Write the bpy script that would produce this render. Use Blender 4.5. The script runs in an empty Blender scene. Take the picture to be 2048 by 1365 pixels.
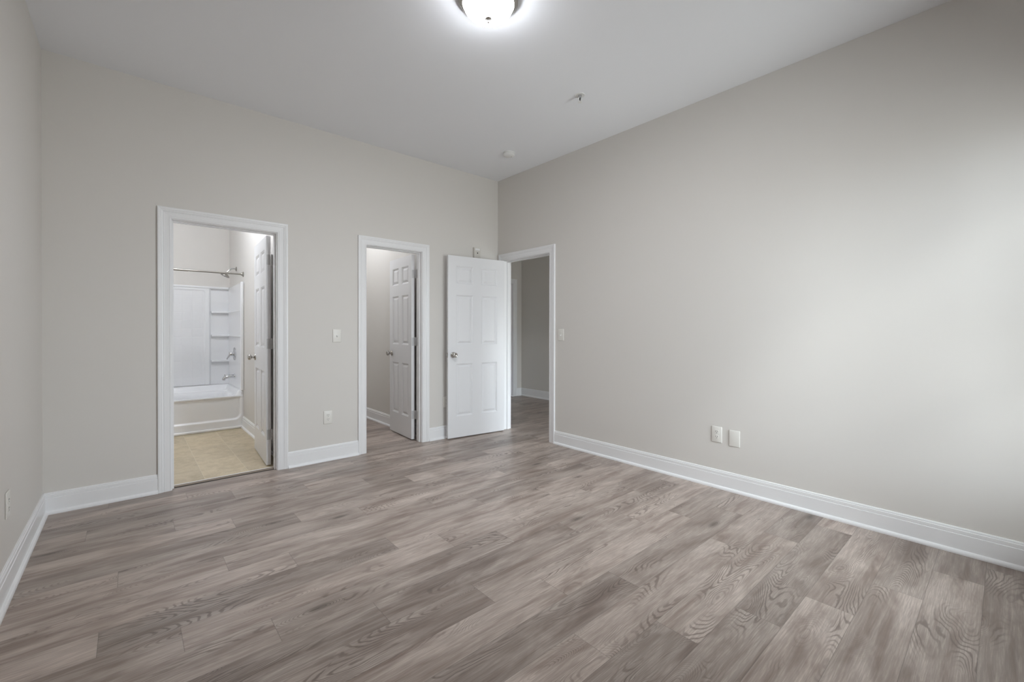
import bpy, bmesh, math, random
from mathutils import Vector, Matrix

random.seed(7)
scene = bpy.context.scene
COL = scene.collection

# ------------------------------------------------------------------ camera
FPX = 871.52
yaw, pitch, roll = 0.7199, -0.0053, 0.0016
fw = Vector((math.sin(yaw)*math.cos(pitch), math.cos(yaw)*math.cos(pitch), math.sin(pitch)))
rt = Vector((math.cos(yaw), -math.sin(yaw), 0)); up = rt.cross(fw)
rt, up = rt*math.cos(roll)+up*math.sin(roll), up*math.cos(roll)-rt*math.sin(roll)
cd = bpy.data.cameras.new('camera'); cam = bpy.data.objects.new('camera', cd); COL.objects.link(cam)
M = Matrix((rt, up, -fw)).transposed().to_4x4(); M.translation = Vector((-3.4232, -4.1731, 1.2247))
cam.matrix_world = M
cd.sensor_width = 36; cd.lens = FPX*36/2048; cd.shift_y = -(682.5-663.4)/2048
cd.clip_start = 0.02; cd.clip_end = 200
scene.camera = cam

# ------------------------------------------------------------------ view, world, daylight
vs = scene.view_settings
vs.view_transform = 'Standard'; vs.look = 'None'; vs.gamma = 1; vs.use_curve_mapping = False
vs.exposure = 1.29
SKY_STRENGTH = 6.3
SUN_STRENGTH = 31.0
LAMP_STRENGTH = 14.0
LAMP_DOWN = 8.5
ADDED_BATH_LAMP = 48.0
CLOSET_LAMP = 48.0
try:
    scene.cycles.use_denoising = True
    scene.cycles.max_bounces = 12; scene.cycles.diffuse_bounces = 8
    scene.cycles.sample_clamp_indirect = 8
    scene.cycles.caustics_reflective = False; scene.cycles.caustics_refractive = False
except Exception:
    pass
world = bpy.data.worlds.new('sky'); scene.world = world; world.use_nodes = True
wn = world.node_tree; wn.nodes.clear()
wo = wn.nodes.new('ShaderNodeOutputWorld'); wb = wn.nodes.new('ShaderNodeBackground')
wt = wn.nodes.new('ShaderNodeTexCoord'); ws = wn.nodes.new('ShaderNodeSeparateXYZ')
wr = wn.nodes.new('ShaderNodeValToRGB'); wm = wn.nodes.new('ShaderNodeMath')
wm.operation = 'MULTIPLY_ADD'; wm.inputs[1].default_value = .5; wm.inputs[2].default_value = .5
wn.links.new(wt.outputs['Generated'], ws.inputs[0]); wn.links.new(ws.outputs['Z'], wm.inputs[0])
wn.links.new(wm.outputs[0], wr.inputs[0]); wn.links.new(wr.outputs[0], wb.inputs[0]); wn.links.new(wb.outputs[0], wo.inputs[0])
els = wr.color_ramp.elements
els[0].position = .46; els[0].color = (.54, .55, .56, 1)
els[1].position = .54; els[1].color = (.90, .96, 1.05, 1)
wb.inputs[1].default_value = SKY_STRENGTH

sd = bpy.data.lights.new('hazy_sun', 'SUN'); sun = bpy.data.objects.new('hazy_sun', sd); COL.objects.link(sun)
sd.energy = SUN_STRENGTH; sd.angle = math.radians(64); sd.color = (.98, .99, 1.0)
sdir = Vector((.68, .32, -.78)).normalized()            # direction the light travels
sun.rotation_euler = sdir.to_track_quat('-Z', 'Y').to_euler(); sun.location = (-3, -8, 4)

# room measures (metres); x=0 right wall, y=0 back wall
W, H, REAR = 3.856, 3.05, -4.75
WINS = [(-1.40, -.12, .40, 2.35)]      # window in the rear wall: x0 x1 z0 z1
ADDED_HALL_WIN = (.22, 1.92, .06, 1.45)                          # unseen window, added to light the hall from its near end
for WIN, wy in ((WINS[0], REAR-.13), (ADDED_HALL_WIN, -3.33)):
  pd = bpy.data.lights.new('window_daylight_portal', 'AREA'); po = bpy.data.objects.new('window_daylight_portal', pd)
  COL.objects.link(po); pd.shape = 'RECTANGLE'; pd.size = WIN[1]-WIN[0]; pd.size_y = WIN[3]-WIN[2]
  pd.cycles.is_portal = True
  po.location = ((WIN[0]+WIN[1])/2, wy, (WIN[2]+WIN[3])/2); po.rotation_euler = (math.radians(90), 0, 0)

# ------------------------------------------------------------------ materials
def mat(name, col, rough=.5, metal=0., spec=.5, bump=None, coat=0):
    m = bpy.data.materials.new(name); m.use_nodes = True
    nt = m.node_tree; b = nt.nodes['Principled BSDF']
    b.inputs['Base Color'].default_value = (*col, 1); b.inputs['Roughness'].default_value = rough
    b.inputs['Metallic'].default_value = metal; b.inputs['Specular IOR Level'].default_value = spec
    b.inputs['Coat Weight'].default_value = coat
    if bump:
        sc_, st, dist = bump
        tc = nt.nodes.new('ShaderNodeTexCoord'); n = nt.nodes.new('ShaderNodeTexNoise'); bp = nt.nodes.new('ShaderNodeBump')
        n.inputs['Scale'].default_value = sc_; n.inputs['Detail'].default_value = 3
        bp.inputs['Strength'].default_value = st; bp.inputs['Distance'].default_value = dist
        nt.links.new(tc.outputs['Object'], n.inputs['Vector']); nt.links.new(n.outputs['Fac'], bp.inputs['Height'])
        nt.links.new(bp.outputs['Normal'], b.inputs['Normal'])
    return m

M_WALL = mat('greige_wall_paint', (.685, .662, .628), .55, spec=.35, bump=(260, .06, .002))
M_CEIL = mat('ceiling_paint', (.84, .855, .885), .85, spec=.2, bump=(220, .08, .002))
M_TRIM = mat('white_trim_paint', (.83, .833, .84), .32, spec=.5)
M_DOOR = mat('white_door_paint', (.78, .783, .795), .36, spec=.5, bump=(90, .03, .001))
M_PLATE = mat('ivory_plate_plastic', (.76, .745, .70), .35)
M_PLATE2 = mat('white_plastic', (.80, .80, .79), .4)
M_BEIGE = mat('beige_plastic', (.60, .575, .53), .5)
M_DARK = mat('dark_slot', (.03, .03, .03), .6)
M_NICKEL = mat('brushed_nickel', (.50, .48, .45), .20, metal=1)
M_CHROME = mat('chrome', (.58, .58, .59), .08, metal=1)
M_STEEL = mat('satin_steel_rod', (.36, .34, .31), .34, metal=1)
M_HINGE = mat('painted_hinge', (.55, .55, .55), .4, metal=.3)
M_TUB = mat('white_tub_enamel', (.80, .805, .815), .22, spec=.5)
M_RUBBER = mat('dark_gap', (.05, .05, .05), .8)

def emit_mat(name, col, strength):
    m = bpy.data.materials.new(name); m.use_nodes = True
    b = m.node_tree.nodes['Principled BSDF']
    b.inputs['Base Color'].default_value = (.85, .85, .83, 1); b.inputs['Roughness'].default_value = .25
    b.inputs['Emission Color'].default_value = (*col, 1); b.inputs['Emission Strength'].default_value = strength
    return m

def glass_mat():
    m = bpy.data.materials.new('window_glass'); m.use_nodes = True; nt = m.node_tree; nt.nodes.clear()
    o = nt.nodes.new('ShaderNodeOutputMaterial'); mx = nt.nodes.new('ShaderNodeMixShader')
    t = nt.nodes.new('ShaderNodeBsdfTransparent'); g = nt.nodes.new('ShaderNodeBsdfGlossy'); f = nt.nodes.new('ShaderNodeFresnel')
    g.inputs['Roughness'].default_value = .02; t.inputs[0].default_value = (.96, .98, .97, 1); f.inputs[0].default_value = 1.45
    nt.links.new(f.outputs[0], mx.inputs[0]); nt.links.new(t.outputs[0], mx.inputs[1]); nt.links.new(g.outputs[0], mx.inputs[2])
    nt.links.new(mx.outputs[0], o.inputs[0]); return m

class NT:
    """small helper for node chains"""
    def __init__(s, m): s.nt = m.node_tree
    def n(s, t, **k):
        x = s.nt.nodes.new(t)
        for a, v in k.items(): setattr(x, a, v)
        return x
    def l(s, a, b): s.nt.links.new(a, b)
    def math(s, op, a, b=None, c=None, clamp=False):
        x = s.n('ShaderNodeMath', operation=op); x.use_clamp = clamp
        for i, v in enumerate((a, b, c)):
            if v is None: continue
            if isinstance(v, (int, float)): x.inputs[i].default_value = v
            else: s.l(v, x.inputs[i])
        return x.outputs[0]
    def rng(s, v, a, b, c, d, smooth=True):
        x = s.n('ShaderNodeMapRange'); x.interpolation_type = 'SMOOTHSTEP' if smooth else 'LINEAR'
        s.l(v, x.inputs[0])
        for i, q in enumerate((a, b, c, d)): x.inputs[1+i].default_value = q
        return x.outputs[0]
    def comb(s, x, y, z):
        c = s.n('ShaderNodeCombineXYZ')
        for i, v in enumerate((x, y, z)):
            if isinstance(v, (int, float)): c.inputs[i].default_value = v
            else: s.l(v, c.inputs[i])
        return c.outputs[0]
    def noise(s, vec, scale=1, detail=2, rough=.5, dist=0):
        x = s.n('ShaderNodeTexNoise'); s.l(vec, x.inputs['Vector'])
        x.inputs['Scale'].default_value = scale; x.inputs['Detail'].default_value = detail
        x.inputs['Roughness'].default_value = rough; x.inputs['Distortion'].default_value = dist
        return x.outputs['Fac']
    def mix(s, f, a, b, mode='MIX'):
        x = s.n('ShaderNodeMix'); x.data_type = 'RGBA'; x.blend_type = mode
        for i, v in ((0, f), (6, a), (7, b)):
            if isinstance(v, (int, float)): x.inputs[i].default_value = v
            elif isinstance(v, tuple): x.inputs[i].default_value = (*v, 1)
            else: s.l(v, x.inputs[i])
        return x.outputs[2]

def plank_mat():
    m = bpy.data.materials.new('grey_oak_vinyl_plank'); m.use_nodes = True
    t = NT(m); b = m.node_tree.nodes['Principled BSDF']
    uv = t.n('ShaderNodeUVMap', uv_map='plank'); su = t.n('ShaderNodeSeparateXYZ'); t.l(uv.outputs[0], su.inputs[0])
    at = t.n('ShaderNodeAttribute', attribute_name='rnd'); sr = t.n('ShaderNodeSeparateColor'); t.l(at.outputs['Color'], sr.inputs[0])
    u, v = su.outputs[0], su.outputs[1]; r, g, bb = sr.outputs[0], sr.outputs[1], sr.outputs[2]
    uo = t.math('MULTIPLY_ADD', r, 37.0, u); vo = t.math('MULTIPLY_ADD', g, 19.0, v); zo = t.math('MULTIPLY', bb, 53.0)
    def P(su_, sv_): return t.comb(t.math('MULTIPLY', uo, su_), t.math('MULTIPLY', vo, sv_), zo)
    # knots: sparse points, some of them strong
    vor = t.n('ShaderNodeTexVoronoi'); t.l(P(2.1, 7.0), vor.inputs['Vector']); vor.inputs['Scale'].default_value = 1.0
    kd = vor.outputs['Distance']
    ks = t.n('ShaderNodeSeparateColor'); t.l(vor.outputs['Color'], ks.inputs[0])
    kon = t.rng(ks.outputs[0], .60, .72, 0, 1)
    knot = t.math('MULTIPLY', t.rng(kd, .0, .20, 1, 0), kon)
    halo = t.math('MULTIPLY', t.rng(kd, .0, .62, 1, 0), kon)
    # growth rings: contour lines of a stretched field bulging round the knots
    F = t.noise(P(1.15, 5.4), 1, 1.5, .4, .2)
    F = t.math('MULTIPLY_ADD', halo, .42, F)
    wob = t.noise(P(14, 40), 1, 2, .5)
    F2 = t.math('MULTIPLY_ADD', wob, .022, F)
    ring = t.math('SINE', t.math('MULTIPLY', F2, 290.0))
    ring = t.rng(ring, .0, 1.0, 0, 1)
    rm = t.noise(P(1.7, 7.5), 1, 2, .5)
    rm = t.math('MAXIMUM', t.rng(rm, .47, .68, 0, 1), t.math('MULTIPLY', halo, .85))
    rings = t.math('MULTIPLY', ring, rm)
    # streaks and pores
    fine = t.noise(P(9, 210), 1, 3, .65)
    strk = t.noise(P(1.3, 34), 1, 3, .55)
    smud = t.noise(P(2.3, 8.5), 1, 3, .6, .5)
    base = t.mix(t.rng(smud, .30, .72, 0, 1), (.245, .186, .156), (.57, .487, .43))
    base = t.mix(t.math('MULTIPLY', t.rng(strk, .38, .70, 0, 1), .55), base, (.54, .47, .415))
    base = t.mix(t.math('MULTIPLY', t.rng(fine, .40, .70, 1, 0), .40), base, (.17, .132, .112))
    base = t.mix(t.math('MULTIPLY', rings, .70), base, (.135, .102, .086))
    base = t.mix(t.math('MULTIPLY', knot, .85), base, (.085, .066, .055))
    tone = t.rng(bb, 0, 1, .80, 1.17, False)
    base = t.mix(1.0, base, t.comb(tone, tone, tone), 'MULTIPLY')
    # joints
    edv = t.math('MINIMUM', v, t.math('SUBTRACT', .18, v))
    ln = t.n('ShaderNodeAttribute', attribute_name='plen'); 
    edu = t.math('MINIMUM', u, t.math('SUBTRACT', ln.outputs['Fac'], u))
    ed = t.math('MINIMUM', edv, edu)
    joint = t.rng(ed, .0004, .0018, 1, 0)
    base = t.mix(t.math('MULTIPLY', joint, .45), base, (.09, .075, .065))
    t.l(base, b.inputs['Base Color'])
    rg = t.rng(fine, .3, .7, .30, .40, False)
    t.l(rg, b.inputs['Roughness']); b.inputs['Specular IOR Level'].default_value = .38
    hgt = t.math('MULTIPLY_ADD', fine, .35, t.math('MULTIPLY_ADD', rings, -.3, t.math('MULTIPLY', joint, -1.2)))
    bp = t.n('ShaderNodeBump'); bp.inputs['Strength'].default_value = .12; bp.inputs['Distance'].default_value = .002
    t.l(hgt, bp.inputs['Height']); t.l(bp.outputs[0], b.inputs['Normal'])
    return m

def tile_mat():
    m = bpy.data.materials.new('beige_stone_tile'); m.use_nodes = True
    t = NT(m); b = m.node_tree.nodes['Principled BSDF']
    uv = t.n('ShaderNodeUVMap', uv_map='plank'); su = t.n('ShaderNodeSeparateXYZ'); t.l(uv.outputs[0], su.inputs[0])
    at = t.n('ShaderNodeAttribute', attribute_name='rnd'); sr = t.n('ShaderNodeSeparateColor'); t.l(at.outputs['Color'], sr.inputs[0])
    u, v = su.outputs[0], su.outputs[1]
    P = t.comb(t.math('MULTIPLY_ADD', sr.outputs[0], 31.0, u), t.math('MULTIPLY_ADD', sr.outputs[1], 17.0, v), sr.outputs[2])
    n1 = t.noise(P, 9, 5, .6, .8); n2 = t.noise(P, 60, 3, .6)
    c = t.mix(t.rng(n1, .3, .7, 0, 1), (.44, .36, .235), (.57, .48, .335))
    c = t.mix(t.math('MULTIPLY', t.rng(n2, .45, .7, 0, 1), .35), c, (.62, .54, .41))
    tone = t.rng(sr.outputs[2], 0, 1, .88, 1.06, False)
    c = t.mix(1.0, c, t.comb(tone, tone, tone), 'MULTIPLY')
    ed = t.math('MINIMUM', t.math('MINIMUM', u, t.math('SUBTRACT', .61, u)), t.math('MINIMUM', v, t.math('SUBTRACT', .305, v)))
    j = t.rng(ed, .0015, .0032, 1, 0)
    c = t.mix(t.math('MULTIPLY', j, .5), c, (.66, .60, .47))
    t.l(c, b.inputs['Base Color']); b.inputs['Roughness'].default_value = .42
    return m

M_PLANK = plank_mat(); M_TILE = tile_mat(); M_GLASS = glass_mat()
M_STRIP = mat('brown_transition_strip', (.20, .155, .115), .45)

# ------------------------------------------------------------------ mesh helpers
def link(name, me, material=None, parent=None, smooth=None):
    o = bpy.data.objects.new(name, me); COL.objects.link(o)
    if material: me.materials.append(material)
    if parent is not None: o.parent = parent
    if smooth is not None:
        for p in me.polygons: p.use_smooth = True
        try: me.set_sharp_from_angle(angle=math.radians(smooth))
        except Exception: pass
    return o

def obj(name, bm, material, parent=None, smooth=None):
    bmesh.ops.recalc_face_normals(bm, faces=bm.faces)
    me = bpy.data.meshes.new(name); bm.to_mesh(me); bm.free()
    return link(name, me, material, parent, smooth)

def tag(o, label=None, cat=None, kind=None, group=None):
    if label: o['label'] = label
    if cat: o['category'] = cat
    if kind: o['kind'] = kind
    if group: o['group'] = group
    return o

def empty(name, loc=(0, 0, 0), rot=(0, 0, 0)):
    o = bpy.data.objects.new(name, None); COL.objects.link(o); o.location = loc; o.rotation_euler = rot
    o.empty_display_size = .05
    return o

def box(bm, x0, x1, y0, y1, z0, z1, bev=0, seg=2):
    r = bmesh.ops.create_cube(bm, size=1)
    vs_ = r['verts']
    for v in vs_:
        v.co = Vector((x0+(v.co.x+.5)*(x1-x0), y0+(v.co.y+.5)*(y1-y0), z0+(v.co.z+.5)*(z1-z0)))
    if bev:
        es = list({e for v in vs_ for e in v.link_edges})
        bmesh.ops.bevel(bm, geom=es, offset=bev, segments=seg, profile=.5, affect='EDGES')

def boxbm(*a, **k):
    bm = bmesh.new(); box(bm, *a, **k); return bm

def lathe(bm, prof, n=32, mtx=None, cap=True):
    """prof: (radius, height) list turned about +z"""
    mtx = mtx or Matrix()
    rings = []
    for r, h in prof:
        if r < 1e-6: rings.append([bm.verts.new(mtx @ Vector((0, 0, h)))])
        else: rings.append([bm.verts.new(mtx @ Vector((r*math.cos(2*math.pi*i/n), r*math.sin(2*math.pi*i/n), h))) for i in range(n)])
    for a, b in zip(rings, rings[1:]):
        for i in range(n):
            j = (i+1) % n
            if len(a) == 1 and len(b) == 1: continue
            if len(a) == 1: bm.faces.new((a[0], b[i], b[j]))
            elif len(b) == 1: bm.faces.new((a[i], a[j], b[0]))
            else: bm.faces.new((a[i], a[j], b[j], b[i]))
    if cap:
        for q in (rings[0], rings[-1]):
            if len(q) > 1: bm.faces.new(q)

def axis_mtx(origin, direction):
    q = Vector((0, 0, 1)).rotation_difference(Vector(direction).normalized())
    m = q.to_matrix().to_4x4(); m.translation = Vector(origin); return m

def tube(bm, pts, r, n=16):
    pts = [Vector(p) for p in pts]; rs = r if isinstance(r, (list, tuple)) else [r]*len(pts)
    rings = []; prev = None
    for i, p in enumerate(pts):
        d = (pts[min(i+1, len(pts)-1)]-pts[max(i-1, 0)]).normalized()
        if prev is None:
            a = d.orthogonal().normalized()
        else:
            a = (prev - d*prev.dot(d)).normalized()
        prev = a; b = d.cross(a)
        rings.append([bm.verts.new(p+(a*math.cos(2*math.pi*k/n)+b*math.sin(2*math.pi*k/n))*rs[i]) for k in range(n)])
    for a, b in zip(rings, rings[1:]):
        for k in range(n): bm.faces.new((a[k], a[(k+1) % n], b[(k+1) % n], b[k]))
    bm.faces.new(rings[0]); bm.faces.new(rings[-1])

def sweep(bm, prof, stations):
    """prof: closed list of 2D points; stations: list of functions (a, b) -> point"""
    rings = [[bm.verts.new(st(a, b)) for a, b in prof] for st in stations]
    n = len(prof)
    for p, q in zip(rings, rings[1:]):
        for k in range(n): bm.faces.new((p[k], p[(k+1) % n], q[(k+1) % n], q[k]))
    bm.faces.new(rings[0]); bm.faces.new(rings[-1])

# ------------------------------------------------------------------ floors
PW = .18; PY0 = -3.023; PL = 1.22
JOINT = {-9: -.55, -8: -.95, -7: -.12, -6: -.353, -5: -.726, -4: -1.093, -3: -.194, -2: -1.765, -1: -.864, 0: -.388, 1: -1.913, 2: -2.197,
         3: -2.609, 4: -1.758, 5: -2.05, 6: -2.30, 7: -2.773, 8: -3.05, 9: -2.25, 10: -2.609, 11: -2.934, 12: -1.999,
         13: -2.4, 14: -1.633, 15: -3.114}

def rect_floor(name, rects, material, z):
    """rects: (x0,x1,y0,y1,u0,v0,length) with plank-local origin; one face each with plank UVs and random colour"""
    bm = bmesh.new(); uvl = bm.loops.layers.uv.new('plank')
    cl = bm.loops.layers.float_color.new('rnd'); pl = bm.faces.layers.float.new('plen')
    for x0, x1, y0, y1, ou, ov, ln, rc, swap in rects:
        vs_ = [bm.verts.new((x, y, z)) for x, y in ((x0, y0), (x1, y0), (x1, y1), (x0, y1))]
        f = bm.faces.new(vs_); f[pl] = ln
        for lp in f.loops:
            c = lp.vert.co
            lp[uvl].uv = (c.y-ov, c.x-ou) if swap else (c.x-ou, c.y-ov)
            lp[cl] = (*rc, 1)
    me = bpy.data.meshes.new(name); bm.to_mesh(me); bm.free()
    return link(name, me, material)

rects = []
rngf = random.Random(11)
for k in range(-10, 32):
    y0 = PY0+k*PW; y1 = y0+PW
    if y1 < REAR-.02 or y0 > 2.25: continue
    xa = -W-.05 if y0 < .02 else -2.42
    xb = 2.15
    off = JOINT.get(k, rngf.uniform(-3, -1)); s = off
    while s > xa: s -= PL
    while s < xb:
        a, b = max(s, xa), min(s+PL, xb)
        if b-a > .001:
            rects.append((a, b, y0, y1, s, y0, PL, (rngf.random(), rngf.random(), rngf.random()), False))
        s += PL
floor = tag(rect_floor('floor', rects, M_PLANK, 0), 'grey-brown wood plank floor with oak grain and knots', 'floor', 'structure')
tiles = []
TX0 = -2.665
for i in range(-5, 2):
    for j in range(0, 6):
        x0 = TX0+i*.305; y0 = .10-.33+j*.61+(.305 if i % 2 else 0)
        a0, a1 = max(x0, -3.97), min(x0+.305, -2.37); b0, b1 = max(y0, .085), min(y0+.61, 3.05)
        if a1 > a0 and b1 > b0: tiles.append((a0, a1, b0, b1, x0, y0, .61, (rngf.random(), rngf.random(), rngf.random()), True))
tag(rect_floor('floor_bathroom', tiles, M_TILE, .010), 'beige stone-look tile floor of the bathroom behind the left doorway', 'floor', 'structure')
# base slab under everything
tag(obj('floor_slab', boxbm(-4.1, 2.3, -5.0, 3.2, -.15, -.004), M_RUBBER), 'concrete slab under the plank floor', 'floor', 'structure')

# ------------------------------------------------------------------ walls and ceiling
def struct(name, bm, material, label, cat='wall', smooth=None):
    return tag(obj(name, bm, material, None, smooth), label, cat, 'structure')

struct('ceiling', boxbm(-4.1, 2.3, -5.0, 3.2, H, H+.12), M_CEIL, 'flat pale grey ceiling over the room', 'ceiling')

B0, B1 = -3.188, -2.464       # casing inner edges: bathroom
C0, C1 = -1.676, -1.054       # closet
R0, R1 = -.890, -.117         # hall door in right wall (y)
HT, CW = 2.055, .0814
WT = .112
JO = .014                     # jamb hidden behind casing

def wall_x(bm, y0, y1, x0, x1, holes, zt=H):
    """wall running along x with door/window holes (x0,x1,z0,z1)"""
    xs = x0
    for h0, h1, z0, z1 in sorted(holes):
        box(bm, xs, h0, y0, y1, 0, zt)
        box(bm, h0, h1, y0, y1, z1, zt)
        if z0 > 0: box(bm, h0, h1, y0, y1, 0, z0)
        xs = h1
    box(bm, xs, x1, y0, y1, 0, zt)

def wall_y(bm, x0, x1, y0, y1, holes, zt=H):
    ys = y0
    for h0, h1, z0, z1 in sorted(holes):
        box(bm, x0, x1, ys, h0, 0, zt); box(bm, x0, x1, h0, h1, z1, zt)
        if z0 > 0: box(bm, x0, x1, h0, h1, 0, z0)
        ys = h1
    box(bm, x0, x1, ys, y1, 0, zt)

bm = bmesh.new(); wall_x(bm, 0, WT, -W, 0, [(B0-JO, B1+JO, 0, HT+JO), (C0-JO, C1+JO, 0, HT+JO)])
struct('wall_back', bm, M_WALL, 'greige back wall with the bathroom and closet doorways')
bm = bmesh.new(); wall_y(bm, 0, WT, REAR, 1.80, [(R0-JO, R1+JO, 0, HT+JO)])
struct('wall_right', bm, M_WALL, 'long greige right wall with the hall doorway at its far end')
struct('wall_left', boxbm(-W-WT, -W, REAR, WT, 0, H), M_WALL, 'narrow view of the greige left wall')
bm = bmesh.new(); wall_x(bm, REAR-.14, REAR, -W-WT, WT, WINS)
struct('wall_rear', bm, M_WALL, 'greige wall behind the camera with a daylight window')
# bathroom, closet and hall shells
BRX, BBY = -2.373, 3.02
struct('wall_bathroom_right', boxbm(BRX, -2.262, WT, BBY, 0, H), M_WALL, 'greige bathroom side wall beside the open door')
struct('wall_bathroom_back', boxbm(-4.02, -2.262, BBY, BBY+.1, 0, H), M_WALL, 'greige wall above the tub surround')
struct('wall_bathroom_left', boxbm(-4.02, -3.91, WT, BBY, 0, H), M_WALL, 'bathroom side wall at the far end of the tub')
struct('wall_closet_right', boxbm(-.960, -.86, WT, 2.3, 0, H), M_WALL, 'greige closet side wall behind the half-open closet door')
struct('wall_closet_back', boxbm(-2.262, -.86, 2.2, 2.3, 0, H), M_WALL, 'back wall of the closet')
HX, HY = 2.03, 1.78
bm = bmesh.new(); wall_x(bm, HY, HY+.1, WT, HX, [(1.02-JO, 1.822+JO, 0, HT+JO)])
struct('wall_hall_back', bm, M_WALL, 'greige hall wall holding a closed white door')
struct('wall_hall_right', boxbm(HX, HX+.1, -3.2, HY+.1, 0, H), M_WALL, 'shaded greige hall wall seen through the right doorway')
bm = bmesh.new(); wall_x(bm, -3.32, -3.2, WT, HX+.1, [ADDED_HALL_WIN])
struct('wall_hall_end', bm, M_WALL, 'near end wall of the hall with an added window')

# ------------------------------------------------------------------ baseboards
BP = [(0, 0), (.029, 0), (.029, .008), (.0265, .015), (.022, .020), (.0155, .0225), (.0145, .0235), (.0145, .104), (.0115, .1065), (.0125, .109), (.0125, .126),
      (.0085, .1285), (.0095, .131), (.0085, .137), (.006, .140), (0, .140)]

def baseboard(name, p, q, nrm, label):
    bm = bmesh.new(); n = Vector(nrm)
    sweep(bm, BP, [lambda a, b, o=Vector(e): o+n*a+Vector((0, 0, b)) for e in (p, q)])
    return struct(name, bm, M_TRIM, label, 'baseboard')

baseboard('baseboard_left', (-W, REAR, 0), (-W, 0, 0), (1, 0, 0), 'white baseboard along the left wall')
baseboard('baseboard_back', (-W, 0, 0), (B0-CW, 0, 0), (0, -1, 0), 'white baseboard between the left corner and the bathroom doorway')
baseboard('baseboard_back.001', (B1+CW, 0, 0), (C0-CW, 0, 0), (0, -1, 0), 'white baseboard between the bathroom and closet doorways')
baseboard('baseboard_back.002', (C1+CW, 0, 0), (0, 0, 0), (0, -1, 0), 'white baseboard stub running behind the open panelled door')
baseboard('baseboard_right', (0, REAR, 0), (0, R0-CW, 0), (-1, 0, 0), 'long white baseboard along the right wall')
baseboard('baseboard_rear', (-W, REAR, 0), (0, REAR, 0), (0, 1, 0), 'white baseboard below the window behind the camera')
baseboard('baseboard_bathroom', (BRX, WT, .01), (BRX, 2.028, .01), (-1, 0, 0), 'white baseboard on the bathroom side wall beside the tub')
baseboard('baseboard_closet', (-.960, WT, 0), (-.960, 2.2, 0), (-1, 0, 0), 'white baseboard inside the closet')
baseboard('baseboard_hall', (HX, -3.2, 0), (HX, HY, 0), (-1, 0, 0), 'white baseboard on the shaded hall wall')
baseboard('baseboard_hall.001', (1.822+CW, HY, 0), (HX, HY, 0), (0, -1, 0), 'short white baseboard piece beside the closed hall door')

# ------------------------------------------------------------------ door casings and jambs
CP = [(0, 0), (0, .008), (.003, .0105), (.009, .0112), (.011, .0088), (.013, .0088), (.015, .0105), (.040, .0120), (.044, .0130), (.0455, .0105), (.0475, .0105),
      (.050, .0145), (.058, .0165), (.062, .0150), (.064, .0175), (.070, .0185), (.0785, .0185), (.0814, .0165), (.0814, 0)]

def casing(bm, a0, a1, top, place):
    """place(s, out, z): s along the wall, out from the wall"""
    sweep(bm, CP, [lambda w, o: place(a0-w, o, 0), lambda w, o: place(a0-w, o, top+w),
                   lambda w, o: place(a1+w, o, top+w), lambda w, o: place(a1+w, o, 0)])

def jamb_set(bm, a0, a1, top, depth, place, stop_at):
    r = .005; th = .018
    def bx(s0, s1, d0, d1, z0, z1):
        p = place(s0, -d0, z0); q = place(s1, -d1, z1)
        box(bm, min(p.x, q.x), max(p.x, q.x), min(p.y, q.y), max(p.y, q.y), z0, z1)
    bx(a0+r-th, a0+r, -.0005, depth, 0, top-r+th); bx(a1-r, a1-r+th, -.0005, depth, 0, top-r+th)
    bx(a0+r, a1-r, -.0005, depth, top-r, top-r+th)
    s0, s1 = stop_at; t = .011
    bx(a0+r, a0+r+t, s0, s1, 0, top-r); bx(a1-r-t, a1-r, s0, s1, 0, top-r); bx(a0+r+t, a1-r-t, s0, s1, top-r-t, top-r)

def door_trim(name, a0, a1, place, stop_at, label, depth=WT):
    root = tag(empty(name, place(a0, 0, 0)), label, 'door frame', 'structure')
    bm = bmesh.new(); casing(bm, a0, a1, HT, place); c = obj('casing', bm, M_TRIM, None)
    bm = bmesh.new(); jamb_set(bm, a0, a1, HT, depth, place, stop_at); j = obj('jamb', bm, M_TRIM, None)
    for o in (c, j):
        o.parent = root; o.matrix_parent_inverse = Matrix.Translation(-root.location)
    return root

def pl_back(s, out, z): return Vector((s, -out, z))
def pl_right(s, out, z): return Vector((-out, s, z))
def pl_hall(s, out, z): return Vector((s, HY-out, z))
door_trim('trim_1', B0, B1, pl_back, (.035, .070), 'white moulded door frame around the bathroom doorway')
door_trim('trim_2', C0, C1, pl_back, (.035, .070), 'white moulded door frame around the closet doorway')
door_trim('trim_3', R0, R1, pl_right, (.045, .075), 'white moulded door frame of the hall doorway in the right wall')
door_trim('trim_4', 1.02, 1.822, pl_hall, (.055, .09), 'white door frame at the end of the dark hall', depth=.1)
# transition at the bathroom sill
root = tag(empty('trim_5', ((B0+B1)/2, .08, 0)), 'brown transition strip under the bathroom doorway', 'threshold', 'structure')
bm = bmesh.new(); pr_ = [(.056, 0), (.060, .006), (.070, .0095), (.083, .0095), (.083, 0)]
sweep(bm, pr_, [lambda a, b, x=x: Vector((x-root.location.x, a-.08, b)) for x in (B0+.006, B1-.006)]); obj('reducer', bm, M_STRIP, root)
obj('caulk_bead', boxbm(B0+.006-root.location.x, B1-.006-root.location.x, .002, .010, 0, .0125, bev=.003), M_PLATE2, root)

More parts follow.
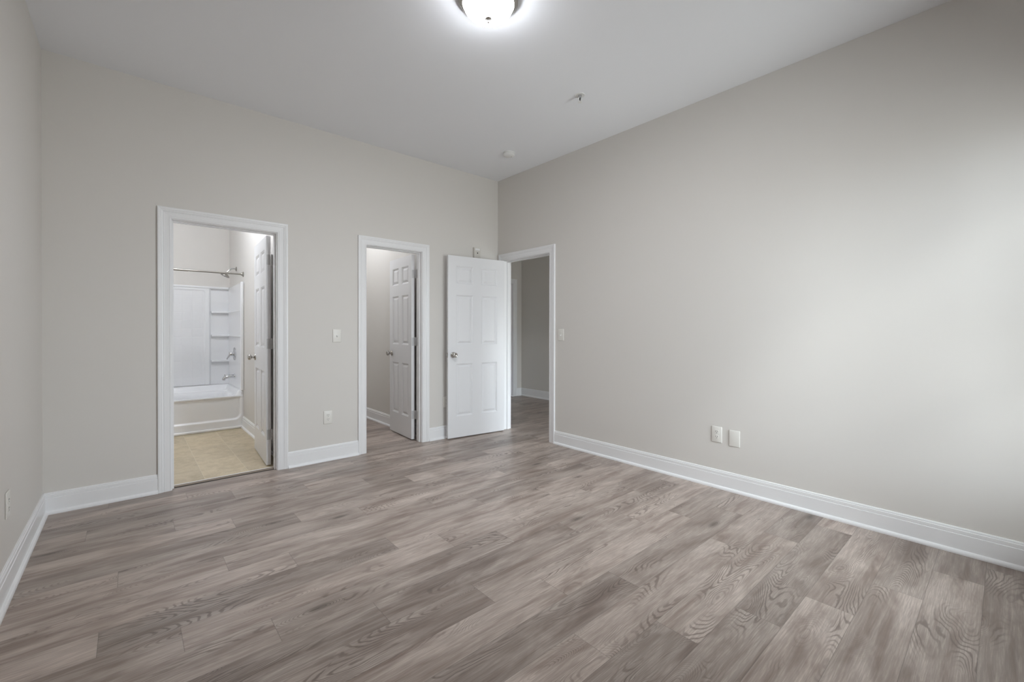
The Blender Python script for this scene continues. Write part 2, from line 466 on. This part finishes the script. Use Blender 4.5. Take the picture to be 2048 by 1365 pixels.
# ------------------------------------------------------------------ six-panel doors
def leaf_mesh(w, h=2.03, t=.035):
    """local: hinge edge at x=0, leaf along +x, thickness y 0..t, z 0..h"""
    bm = bmesh.new()
    k = w/.762
    st = .098*k+.004; mu = .115*k
    pwid = (w-2*st-mu)/2
    xs = [(st, st+pwid), (w-st-pwid, w-st)]
    zs = [(.235, .825), (1.035, 1.595), (1.722, 1.918)]
    rects = [(x0, x1, z0, z1) for x0, x1 in xs for z0, z1 in zs]
    gx = sorted({0, w, *[a for r in rects for a in r[:2]]}); gz = sorted({0, h, *[a for r in rects for a in r[2:]]})
    for yf, sg in ((0, 1), (t, -1)):
        for i in range(len(gx)-1):
            for j in range(len(gz)-1):
                c = ((gx[i]+gx[i+1])/2, (gz[j]+gz[j+1])/2)
                if any(r[0] < c[0] < r[1] and r[2] < c[1] < r[3] for r in rects): continue
                bm.faces.new([bm.verts.new((x, yf, z)) for x, z in ((gx[i], gz[j]), (gx[i+1], gz[j]), (gx[i+1], gz[j+1]), (gx[i], gz[j+1]))])
        ins = [(0, 0), (.004, .0035), (.011, .0055), (.014, .0110), (.021, .0110), (.040, .0030), (.044, .0022)]
        for r in rects:
            prev = None
            for d, dep in ins:
                q = [bm.verts.new((x, yf+sg*dep, z)) for x, z in ((r[0]+d, r[2]+d), (r[1]-d, r[2]+d), (r[1]-d, r[3]-d), (r[0]+d, r[3]-d))]
                if prev:
                    for m in range(4): bm.faces.new((prev[m], prev[(m+1) % 4], q[(m+1) % 4], q[m]))
                prev = q
            bm.faces.new(prev)
    for a in ((0, 0), (0, w)):
        x = a[1]; bm.faces.new([bm.verts.new(p) for p in ((x, 0, 0), (x, t, 0), (x, t, h), (x, 0, h))])
    for z in (0, h): bm.faces.new([bm.verts.new(p) for p in ((0, 0, z), (w, 0, z), (w, t, z), (0, t, z))])
    bmesh.ops.remove_doubles(bm, verts=bm.verts, dist=1e-5)
    return bm

KNOB = [(.0325, 0), (.0325, .004), (.029, .009), (.017, .012), (.0135, .016), (.0125, .030), (.0150, .034), (.0235, .037), (.0275, .042),
        (.0285, .050), (.0270, .058), (.0225, .0635), (.0195, .0650), (.0170, .0640), (.0155, .0625), (0, .0615)]

def make_door(name, w, loc, rz, label, hinge_side, knob=True, hinges=True, gap=.015):
    """hinge_side: y of the pin on the leaf (0 or t)"""
    t = .035
    root = tag(empty(name, loc, (0, 0, rz)), label, 'door', 'structure')
    obj('door_leaf', leaf_mesh(w), M_DOOR, root)
    if knob:
        for sg, y in ((-1, 0), (1, t)):
            bm = bmesh.new(); lathe(bm, KNOB[:5], 32, axis_mtx((w-.062, y, .925), (0, sg, 0)))
            ro = obj('rosette', bm, M_NICKEL, root, 40)
            bm = bmesh.new(); lathe(bm, KNOB[4:], 32, axis_mtx((w-.062, y, .925), (0, sg, 0)))
            obj('knob', bm, M_NICKEL, ro, 50)
        lp = obj('latch_plate', boxbm(w-.0005, w+.0015, t/2-.0125, t/2+.0125, .925-.028, .925+.028, bev=.0006, seg=1), M_NICKEL, root)
        bm = bmesh.new(); box(bm, w+.001, w+.011, t/2-.007, t/2+.007, .925-.009, .925+.009, bev=.002); obj('latch_bolt', bm, M_CHROME, lp)
    if hinges:
        for z in (.268, 1.074, 1.818):
            bm = bmesh.new()
            box(bm, -.0022, .0003, .004, t-.004, z-.045, z+.045)
            h_ = obj('hinge', bm, M_HINGE, root)
            bm = bmesh.new(); yy = -gap/2
            lathe(bm, [(.0, -.049), (.004, -.048), (.0058, -.0455), (.0058, .0455), (.004, .048), (0, .049)], 12, Matrix.Translation((-.006, yy, z)))
            obj('knuckle', bm, M_HINGE, h_, 40)
            if gap > .02: continue                       # plate hidden behind the leaf
            bm = bmesh.new()
            box(bm, -.058, -.008, -gap-.0012, -gap+.0012, z-.045, z+.045); box(bm, -.010, -.002, -gap, -.002, z-.044, z+.044); obj('jamb_plate', bm, M_HINGE, h_)
    return root

def rot_for(d): return math.atan2(d[1], d[0])
# hall door: hinged at far jamb of right-wall opening, swung into the room towards the back wall
make_door('door_1', .742, (-.046, -.148, .012), math.radians(180-6.5), 'white six-panel door standing open in front of the back corner', hinge_side=0, gap=.026)
# bathroom door: swung into the bathroom against the right jamb
make_door('door_2', .708, (-2.484, .145, .018), math.radians(90-3.4), 'white six-panel door standing open inside the bathroom', hinge_side=0)
# closet door: swung into the closet
make_door('door_3', .607, (-1.066, .145, .012), math.radians(90-3.5), 'white six-panel door standing half hidden inside the closet doorway', hinge_side=0, gap=.008)
make_door('door_4', .788, (1.815, HY+.052+.0, .012), math.radians(180), 'closed white door at the end of the dark hall', hinge_side=0, hinges=False)

# ------------------------------------------------------------------ window behind the camera, added hall window
for WIN, wy, wname, wlabel in ((WINS[0], REAR, 'window_1', 'white double-hung window behind the camera next to the right wall'), (ADDED_HALL_WIN, -3.2, 'added_hall_window', 'unseen white window added at the near end of the hall to light it')):
    root = tag(empty(wname, ((WIN[0]+WIN[1])/2, wy, WIN[2])), wlabel, 'window', 'structure')
    wx = (WIN[1]-WIN[0])/2; wh = WIN[3]-WIN[2]
    bm = bmesh.new()
    for a in ((-wx, -wx+.04, 0, wh), (wx-.04, wx, 0, wh), (-wx+.04, wx-.04, 0, .04), (-wx+.04, wx-.04, wh-.04, wh)): box(bm, a[0], a[1], -.13, -.05, a[2], a[3])
    obj('window_frame', bm, M_TRIM, root)
    bm = bmesh.new(); box(bm, -wx+.04, wx-.04, -.11, -.07, wh/2-.02, wh/2+.02); box(bm, -.025, .025, -.11, -.07, .04, wh/2-.02); box(bm, -.025, .025, -.11, -.07, wh/2+.02, wh-.04)
    obj('sash', bm, M_TRIM, root)
    obj('pane', boxbm(-wx+.04, wx-.04, -.094, -.090, .04, wh-.04), M_GLASS, root)
    obj('window_sill', boxbm(-wx-.03, wx+.03, -.05, .03, -.022, 0, bev=.004), M_TRIM, root)

# ------------------------------------------------------------------ bathroom: tub, surround, fittings
TXL, TXR, TYF, TYB = -3.908, BRX-.001, 2.030, 2.995
def sstep(a, b, x):
    q = max(0, min(1, (x-a)/(b-a))); return q*q*(3-2*q)
def sdrr(x, y, cx, cy, hx, hy, r):
    qx, qy = abs(x-cx)-hx+r, abs(y-cy)-hy+r
    return math.hypot(max(qx, 0), max(qy, 0))+min(max(qx, qy), 0)-r

tub = tag(empty('bathtub', ((TXL+TXR)/2, TYF, .01)), 'white alcove bathtub seen through the bathroom doorway', 'bathtub')
tx, ty, tz = tub.location
def grid(name, nu, nv, f, material, parent, smooth=60):
    me = bpy.data.meshes.new(name)
    vs_ = [f(i/nu, j/nv) for j in range(nv+1) for i in range(nu+1)]
    fs = [(j*(nu+1)+i, j*(nu+1)+i+1, (j+1)*(nu+1)+i+1, (j+1)*(nu+1)+i) for j in range(nv) for i in range(nu)]
    me.from_pydata(vs_, [], fs); return link(name, me, material, parent, smooth)
TH = .395
def apron(u, v):
    x = TXL+(TXR-TXL)*u
    z = v*(TH+.0)
    d = sdrr(x, z, (TXL+TXR)/2, .115+.3, (TXR-TXL)/2-.030, .30, .065)
    y = TYF+.018*sstep(.010, -.012, d)
    tz_ = z/TH
    if z > TH-.02: y = min(y, TYF+.018-.014*sstep(TH-.03, TH-.008, z))+.004*sstep(TH-.006, TH, z)
    return (x-tx, y-ty, z)
grid('apron', 160, 60, apron, M_TUB, tub, 75)
def top(u, v):
    x = TXL+(TXR-TXL)*u; y = TYF+.006+(TYB-TYF-.006)*v
    rim = TH+.062*sstep(2.80, 2.86, y)+.0
    rim = max(rim, TH+.062*sstep(TXR-.085, TXR-.045, x)*sstep(2.035, 2.09, y))
    d = sdrr(x, y, (TXL+TXR)/2-.02, 2.46, (TXR-TXL)/2-.085, .33, .16)
    z = rim-.30*sstep(.0, -.10, d)
    d2 = sdrr(x, y, (TXL+TXR)/2-.02, 2.46, (TXR-TXL)/2-.055, .365, .18)
    z -= .012*sstep(.004, -.012, d2)
    return (x-tx, y-ty, z)
grid('basin', 170, 110, top, M_TUB, tub, 75)
bm = bmesh.new(); box(bm, TXL-tx, TXR-tx, -.018, .004, 0, .028, bev=.008, seg=3); obj('base_trim', bm, M_TRIM, tub)
bm = bmesh.new(); lathe(bm, [(.034, 0), (.034, .003), (.030, .007), (0, .008)], 28, axis_mtx((TXR-.118-tx, 2.46-ty, .30), (-1, 0, .25))); obj('overflow_plate', bm, M_CHROME, tub, 40)

SB, SR = TYB-.022, BRX-.020     # surround faces: back panel (recess), end panel
SZ0, SZ1 = TH+.01+.064, 1.795
sur = tag(empty('tub_surround', ((TXL+TXR)/2, TYB, SZ0)), 'white panelled tub surround with corner shelves', 'tub surround')
sx, sy, sz = sur.location
def sbox(bm, x0, x1, y0, y1, z0, z1, bev=0, seg=2): box(bm, x0-sx, x1-sx, y0-sy, y1-sy, z0-sz, z1-sz, bev=bev, seg=seg)
bm = bmesh.new(); sbox(bm, TXL+.02, SR, SB, BBY-.002, SZ0, SZ1); back_p = obj('back_panel', bm, M_TUB, sur)
XV = -2.592
def raised(u, v):
    x = TXL+.022+(XV-TXL-.022)*u; z = SZ0+.002+(SZ1-SZ0-.008)*v
    e = min(XV-x, SZ1-.006-z)
    y = SB-.034*sstep(0, .03, e)
    inner = sdrr(x, z, (TXL+XV)/2, (SZ0+SZ1)/2-.2, (XV-TXL)/2-.075, (SZ1-SZ0)/2+.14, .03)
    y += .006*sstep(.008, -.008, inner)
    if inner < -.01:                                     # embossed tile grid
        gx = abs(((x-XV) / .108) % 1-.5); gz = abs(((z-SZ0)/.108) % 1-.5)
        g = max(gx, gz); y += .0012*sstep(.46, .495, g)
    return (x-sx, y-sy, z-sz)
grid('tiled_field', 330, 330, raised, M_TUB, sur, 60)
bm = bmesh.new(); sbox(bm, TXL+.02, SR, SB-.040, SB+.004, SZ1-.030, SZ1, bev=.010, seg=3); obj('top_rail', bm, M_TUB, sur)
for z in (1.452, 1.134, .788):
    bm = bmesh.new(); sbox(bm, XV-.004, SR+.004, SB-.050, SB+.004, z-.016, z+.010, bev=.007, seg=3); obj('shelf', bm, M_TUB, sur)
bm = bmesh.new(); sbox(bm, SR, BRX-.001, 2.045, SB+.02, SZ0, SZ1-.004); end_p = obj('end_panel', bm, M_TUB, sur)
bm = bmesh.new(); sbox(bm, SR-.016, BRX-.001, 1.992, 2.050, SZ0, SZ1+.004, bev=.012, seg=3); obj('front_flange', bm, M_TUB, sur)
for z in (1.45, 1.128):
    for y in [2.12+.098*i for i in range(8)]:
        pass
    bm = bmesh.new(); sbox(bm, SR-.006, SR+.002, 2.06, SB, z-.007, z+.007, bev=.003); obj('rib', bm, M_TUB, sur)
bm = bmesh.new(); sbox(bm, TXL+.002, TXL+.02, 1.995, SB+.02, SZ0, SZ1); obj('end_panel', bm, M_TUB, sur)

# curtain rod
rod = tag(empty('shower_curtain_rod', (BRX, 2.026, 1.893)), 'straight brushed steel curtain rod across the tub', 'curtain rod')
bm = bmesh.new(); tube(bm, [(-.01, 0, 0), (-.62, 0, 0)], .0105, 18); obj('inner_tube', bm, M_STEEL, rod, 40)
bm = bmesh.new(); tube(bm, [(-.55, 0, 0), (-1.53, 0, 0)], .0130, 18); obj('outer_tube', bm, M_STEEL, rod, 40)
for s, x in ((-1, 0), (1, -3.91-BRX)):
    bm = bmesh.new(); lathe(bm, [(.033, 0), (.033, .004), (.026, .010), (.017, .016), (.0135, .030), (0, .031)], 28, axis_mtx((x+s*.0005, 0, 0), (s, 0, 0))); obj('end_flange', bm, M_STEEL, rod, 40)

# shower head
sh = tag(empty('shower', (BRX, 2.49, 2.004)), 'small steel shower head on a bent arm above the tub', 'shower head')
bm = bmesh.new(); lathe(bm, [(.031, 0), (.031, .003), (.024, .009), (.011, .013), (0, .0135)], 28, axis_mtx((-.0005, 0, 0), (-1, 0, 0))); obj('flange', bm, M_STEEL, sh, 40)
bm = bmesh.new(); tube(bm, [(-.005, 0, 0), (-.035, 0, .003), (-.055, 0, -.001), (-.078, 0, -.018), (-.104, 0, -.046)], .0085, 14); obj('arm', bm, M_CHROME, sh, 40)
bm = bmesh.new(); hd = Vector((-.42, 0, -.9)).normalized()
lathe(bm, [(0, -.012), (.012, -.010), (.0135, 0), (.012, .012), (.016, .020), (.046, .040), (.050, .046), (.050, .054), (.044, .056), (0, .056)], 30, axis_mtx((-.106, 0, -.052), hd)); obj('spray_head', bm, M_STEEL, sh, 40)

# valve
SRF = SR
va = tag(empty('tub_valve', (SRF, 2.50, .895)), 'round chrome valve with lever handle on the tub end wall', 'shower valve')
bm = bmesh.new(); lathe(bm, [(.084, 0), (.084, .004), (.072, .011), (.038, .016), (0, .017)], 36, axis_mtx((-.0005, 0, 0), (-1, 0, 0))); obj('escutcheon', bm, M_CHROME, va, 40)
bm = bmesh.new(); lathe(bm, [(.026, .012), (.026, .040), (.024, .052), (.018, .060), (0, .062)], 28, axis_mtx((0, 0, 0), (-1, 0, 0))); hb_ = obj('handle_hub', bm, M_CHROME, va, 40)
bm = bmesh.new(); tube(bm, [(-.050, 0, .004), (-.066, -.006, -.022), (-.082, -.010, -.055), (-.088, -.012, -.070)], [.012, .010, .009, .006], 14); obj('lever', bm, M_CHROME, hb_, 40)
# spout
spt = tag(empty('tub_spout', (SRF, 2.50, .603)), 'chrome tub spout with diverter pull over the tub', 'tub spout')
bm = bmesh.new(); lathe(bm, [(.030, 0), (.030, .006), (.025, .012), (0, .013)], 28, axis_mtx((-.0005, 0, 0), (-1, 0, 0))); obj('collar', bm, M_CHROME, spt, 40)
bm = bmesh.new(); tube(bm, [(-.008, 0, .002), (-.05, 0, .000), (-.085, 0, -.005), (-.110, 0, -.014), (-.122, 0, -.030), (-.124, 0, -.043)], [.024, .024, .023, .022, .020, .0185], 20); obj('spout_body', bm, M_CHROME, spt, 40)
bm = bmesh.new(); lathe(bm, [(.004, 0), (.004, .016), (.008, .019), (.008, .026), (0, .028)], 18, Matrix.Translation((-.110, 0, .002))); obj('diverter', bm, M_CHROME, spt, 40)

# ------------------------------------------------------------------ wall plates
def plate_bm(w=.078, h=.122, t=.0062):
    """local: +x right along wall, +z up, front towards -y"""
    bm = bmesh.new(); box(bm, -w/2, w/2, -t, -.0003, -h/2, h/2, bev=.0034, seg=3); return bm

def plate_thing(name, loc, rz, label, cat, group=None):
    return tag(empty(name, loc, (0, 0, rz)), label, cat, None, group)

def screw(parent, z, y=-.0064):
    bm = bmesh.new(); lathe(bm, [(.0034, 0), (.0034, .0006), (.0022, .0014), (0, .0016)], 14, axis_mtx((0, y, z), (0, -1, 0))); obj('screw', bm, M_PLATE, parent, 40)

def outlet(loc, rz, label, material=M_PLATE):
    o = plate_thing('wall_outlet', loc, rz, label, 'outlet', 'duplex outlets on the walls')
    obj('cover_plate', plate_bm(), material, o, 40)
    for zc in (.0195, -.0195):
        bm = bmesh.new()
        n = 28; prof = []
        for i in range(n):
            a = 2*math.pi*i/n; prof.append((max(-.0165, min(.0165, .0178*math.cos(a)*1.0)), max(-.0140, min(.0140, .0178*math.sin(a)))))
        fr = [bm.verts.new((x, -.0078, zc+z)) for x, z in prof]; bk = [bm.verts.new((x, -.005, zc+z)) for x, z in prof]
        bm.faces.new(fr); bm.faces.new(bk)
        for i in range(n): bm.faces.new((fr[i], fr[(i+1) % n], bk[(i+1) % n], bk[i]))
        bmesh.ops.remove_doubles(bm, verts=bm.verts, dist=1e-5)
        rc = obj('receptacle', bm, material, o)
        for x, hh in ((-.0064, .0090), (.0064, .0075)):
            obj('slot', boxbm(x-.0012, x+.0012, -.0083, -.0070, zc+.002-hh/2+.002, zc+.002+hh/2+.002), M_DARK, rc)
        bm = bmesh.new(); lathe(bm, [(.0026, 0), (.0026, .0012), (0, .0012)], 12, axis_mtx((0, -.0071, zc-.0078), (0, -1, 0))); obj('ground_hole', bm, M_DARK, rc)
    screw(o, 0)
    return o

def switch(loc, rz, label, up_=False):
    o = plate_thing('light_switch', loc, rz, label, 'light switch', 'toggle switches on the walls')
    obj('cover_plate', plate_bm(), M_PLATE, o, 40)
    obj('switch_surround', boxbm(-.0065, .0065, -.0075, -.005, -.0125, .0125, bev=.001, seg=1), M_PLATE, o)
    bm = bmesh.new(); s = 1 if up_ else -1
    tube(bm, [(0, -.005, 0), (0, -.012, s*.006), (0, -.0175, s*.0105)], [.0056, .0048, .0040], 10); obj('toggle', bm, M_PLATE2, o, 40)
    screw(o, .030); screw(o, -.030)
    return o

def blank(loc, rz, label):
    o = plate_thing('blank_wall_plate', loc, rz, label, 'wall plate')
    obj('cover_plate', plate_bm(), M_PLATE, o, 40); screw(o, .042); screw(o, -.042); return o

RW = math.radians(-90)      # on the right wall (front faces -x)
LW = math.radians(90)       # on the left wall (front faces +x)
outlet((-2.040, 0, .402), 0, 'ivory duplex outlet low on the back wall between bathroom and closet doorways')
outlet((-.748, 0, .405), 0, 'ivory outlet on the back wall half hidden behind the open door edge')
outlet((0, -2.684, .412), RW, 'ivory duplex outlet on the right wall beside the blank plate')
outlet((-W, -1.105, .405), LW, 'ivory outlet on the left wall at the photo edge')
switch((-1.958, 0, 1.160), 0, 'ivory toggle switch on the back wall left of the closet doorway')
switch((0, -1.057, 1.166), RW, 'ivory toggle switch on the right wall beside the hall doorway')
blank((0, -2.815, .402), RW, 'blank ivory wall plate right of the outlet on the right wall')

# alarm box above the open door
al = tag(empty('alarm_sounder', (-.335, 0, 2.125)), 'small beige alarm box on the back wall just above the open door', 'alarm')
obj('housing', boxbm(-.046, .046, -.030, -.0003, -.062, .062, bev=.004, seg=2), M_BEIGE, al, 40)
bm = bmesh.new(); box(bm, -.032, .034, -.034, -.029, .028, .052, bev=.002, seg=1); obj('strobe_lens', bm, M_PLATE2, al)
bm = bmesh.new(); lathe(bm, [(.008, 0), (.008, .0012), (0, .0012)], 18, axis_mtx((.002, -.0298, -.002), (0, -1, 0))); obj('sounder_port', bm, M_DARK, al)

# ------------------------------------------------------------------ ceiling fittings
dt = tag(empty('smoke_detector', (-.469, -.753, H)), 'white round smoke detector on the ceiling near the corner', 'smoke detector')
bm = bmesh.new(); lathe(bm, [(.061, -.0003), (.061, -.009), (.058, -.011), (.050, -.011), (.050, -.0145), (0, -.0145)], 40); obj('base_ring', bm, M_PLATE2, dt, 40)
bm = bmesh.new(); lathe(bm, [(.045, -.0135), (.057, -.0145), (.058, -.025), (.052, -.032), (.040, -.037), (0, -.039)], 40); bd_ = obj('detector_body', bm, M_PLATE2, dt, 40)
bm = bmesh.new(); lathe(bm, [(.0035, -.0365), (.0035, -.0395), (0, -.0395)], 12, Matrix.Translation((.024, -.010, 0))); obj('test_button', bm, M_DARK, bd_)

sp = tag(empty('fire_sprinkler', (-.785, -1.962, H)), 'small pendent fire sprinkler in the middle of the ceiling', 'sprinkler')
bm = bmesh.new(); lathe(bm, [(.037, -.0003), (.038, -.004), (.036, -.006), (.033, -.005), (.024, -.0035), (.014, -.0035), (0, -.0035)], 36); obj('escutcheon', bm, M_PLATE2, sp, 40)
bm = bmesh.new(); lathe(bm, [(.014, -.003), (.014, -.016), (.012, -.021), (.012, -.026), (.007, -.027), (0, -.027)], 20); obj('sprinkler_body', bm, M_CHROME, sp, 40)
for s in (-1, 1):
    bm = bmesh.new(); tube(bm, [(s*.010, 0, -.024), (s*.016, 0, -.034), (s*.013, 0, -.046), (s*.002, 0, -.055)], .0038, 10); obj('frame_arm', bm, M_PLATE2, sp, 40)
bm = bmesh.new(); lathe(bm, [(0, -.025), (.0055, -.026), (.0050, -.038), (.0030, -.046), (0, -.047)], 12); obj('glass_bulb', bm, M_DARK, sp, 40)
bm = bmesh.new(); lathe(bm, [(0, -.054), (.015, -.055), (.017, -.058), (0, -.059)], 24); obj('deflector', bm, M_PLATE2, sp, 40)

def flush_light(loc, label, emission, scale=1.0, warm=(1, .96, .90), down=0):
    """flush-mount dome lamp: metal pan, glowing frosted glass bowl, finial"""
    o = tag(empty('ceiling_light', loc), label, 'ceiling light')
    s = scale
    bm = bmesh.new()
    lathe(bm, [(.120*s, -.0003), (.150*s, -.001), (.158*s, -.006), (.158*s, -.014), (.163*s, -.018), (.163*s, -.026), (.156*s, -.030), (.150*s, -.037), (.142*s, -.040), (.136*s, -.036), (.136*s, -.012), (.120*s, -.010)], 64, cap=False)
    obj('metal_pan', bm, M_NICKEL, o, 30)
    bm = bmesh.new(); pr = []
    for i in range(15):
        a = math.radians(90*i/14); pr.append((.138*s*math.cos(a)**.85 if i < 14 else 0, -.034*s-.082*s*math.sin(a)))
    lathe(bm, pr, 56, cap=False)
    obj('glass_bowl', bm, emit_mat('lit_frosted_glass', warm, emission), o, 60)
    bm = bmesh.new(); z0 = -.113*s
    lathe(bm, [(.017*s, z0), (.018*s, z0-.004), (.013*s, z0-.008), (.008*s, z0-.011), (.0055*s, z0-.014), (.0078*s, z0-.019), (.0062*s, z0-.024), (0, z0-.026)], 24)
    obj('finial', bm, M_NICKEL, o, 40)
    if down:                                             # added disk light under the bowl, brightens floor and walls
        ld = bpy.data.lights.new('added_downlight', 'AREA'); lo = bpy.data.objects.new('added_downlight', ld); COL.objects.link(lo)
        ld.shape = 'DISK'; ld.size = .16*s; ld.energy = down; ld.color = warm; lo.parent = o; lo.location = (0, 0, -.120*s)
    return o
flush_light((-1.935, -2.275, H), 'lit frosted dome ceiling light with nickel rim at the top edge', LAMP_STRENGTH, 1.0, (.965, .99, 1.04), LAMP_DOWN)
flush_light((-3.1, 1.12, H), 'lit dome ceiling light added out of view to light the bathroom', ADDED_BATH_LAMP, 1.0, (.95, 1, 1.08))  # unseen lamp, added to light the bathroom
flush_light((-1.55, 1.30, H), 'lit dome ceiling light inside the closet', CLOSET_LAMP, .8, (.95, .99, 1.05))
